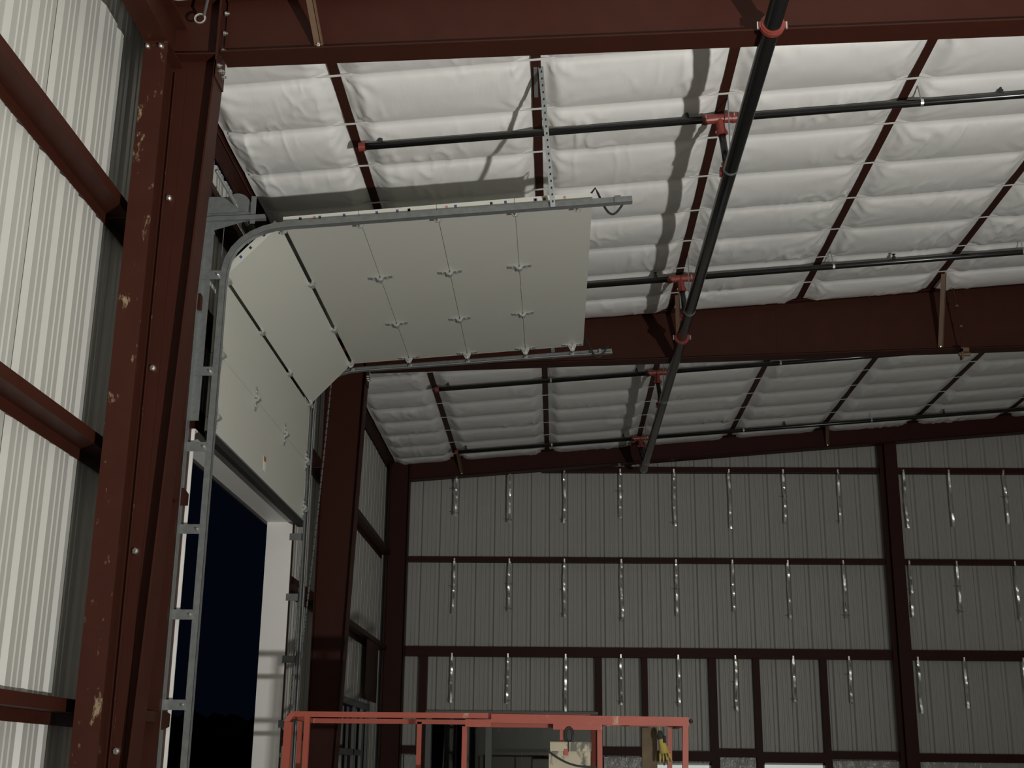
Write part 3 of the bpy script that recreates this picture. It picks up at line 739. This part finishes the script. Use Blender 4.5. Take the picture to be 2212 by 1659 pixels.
cb = thing('manual_box', (.09, 8.92, -.15), 'stained tan document box with red tag hanging on the lift rail', 'box')
bx = B(); bx.box(-.045, .20, 7.90, 7.955, -.14, .112); obj('body', bx, BOXM, cb)
obj('flap', B().prism([(7.893, .112), (7.893, .158), (7.90, .165), (7.955, .165), (7.955, .112)], -.038, .205, 'x'), BOXM, cb)
obj('red_tag', B().box(.045, .07, 7.888, 7.8925, .088, .124), TAGRED, cb)
obj('latch_strap', B().box(.068, .074, 7.886, 7.8925, .11, .165), RUBBER, cb)
tag(obj('power_cable', B().tube([(-.072+.30*f, 7.872+.004*math.sin(f*9), .128-.105*f-.035*math.sin(math.pi*f)) for f in [i/12 for i in range(13)]]+[(.26, 7.93, .0)], .006, 6), DARKHARD), 'dark cable slung across the tan box on the lift', 'cable')
b = B(); b.tube([(.075+.022*math.cos(a), 7.943, .205+.042*math.sin(a)) for a in [2*math.pi*i/14 for i in range(15)]], .009, 6)
tag(obj('snap_hook', b, RUBBER), 'black snap hook hung from the lift rail over the tan box', 'hook')
tag(obj('wood_plank', B().prism([(.512, .255), (.600, .258), (.592, -.781), (.497, -.781)], 8.01, 8.05, 'y'), WOOD), 'weathered brown wooden plank upright behind the lift rail', 'plank')
gl = thing('work_glove', (.71, 8.92, .03), 'yellow and black work glove hanging fingers down from the lift rail', 'glove')
b = B()
b.tube([(.615, 7.935, .205), (.622, 7.935, .17), (.630, 7.932, .135), (.634, 7.932, .105)], .02, 10, [.018, .021, .026, .027])
for k, (dx, ln, lean) in enumerate(((-.022, .058, -.004), (-.007, .070, .006), (.009, .066, .014), (.023, .05, .022))):
    p = Vector((.634+dx, 7.932, .108)); b.tube([p, p+Vector((lean*.5, -.004, -ln*.5)), p+Vector((lean, .002, -ln))], .007, 7, [.0085, .0078, .005])
b.tube([(.650, 7.932, .128), (.664, 7.928, .10), (.674, 7.928, .075)], .008, 7, [.009, .009, .006])
obj('hand', b, GLOVEY, gl, True)
b = B(); b.tube([(.612, 7.935, .235), (.614, 7.935, .205), (.618, 7.935, .188)], .02, 10, [.012, .021, .0225]); b.box(.628, .646, 7.912, 7.916, .165, .205)
obj('cuff', b, GLOVEB, gl, True)
b = B(); 
for (dx, ln) in ((-.022, .056), (-.007, .068), (.009, .064), (.023, .048)):
    b.box(.634+dx+.006, .634+dx+.010, 7.922, 7.926, .108-ln, .112)
obj('finger_stripes', b, GLOVEB, gl)
obj('hang_loop', B().tube([(.612, 7.94, .23), (.606, 7.95, .27), (.61, 7.965, .285)], .004, 5), GLOVEY, gl)

B.add = _add

# ------------------------------------------------------------------ tripod work lamp (outside the frame, the light in the hall)
wk = thing('work_lamp_stand', (LAMP.x, LAMP.y, FL), 'tripod work lamp lighting the hall', 'work lamp')
dirv = (LAIM-LAMP).normalized(); back = LAMP-dirv*.08
obj('housing', B().cyl(back-dirv*.06, back+dirv*.06, .16, 20), DARKHARD, wk)
obj('pole', B().cyl((back.x, back.y, FL+.3), (back.x, back.y, back.z), .018, 10), DARKHARD, wk)
for k in range(3):
    a = 2*math.pi*k/3+.5; obj('leg', B().cyl((back.x, back.y, FL+.55), (back.x+.45*math.cos(a), back.y+.45*math.sin(a), FL+.01), .012, 8), DARKHARD, wk)
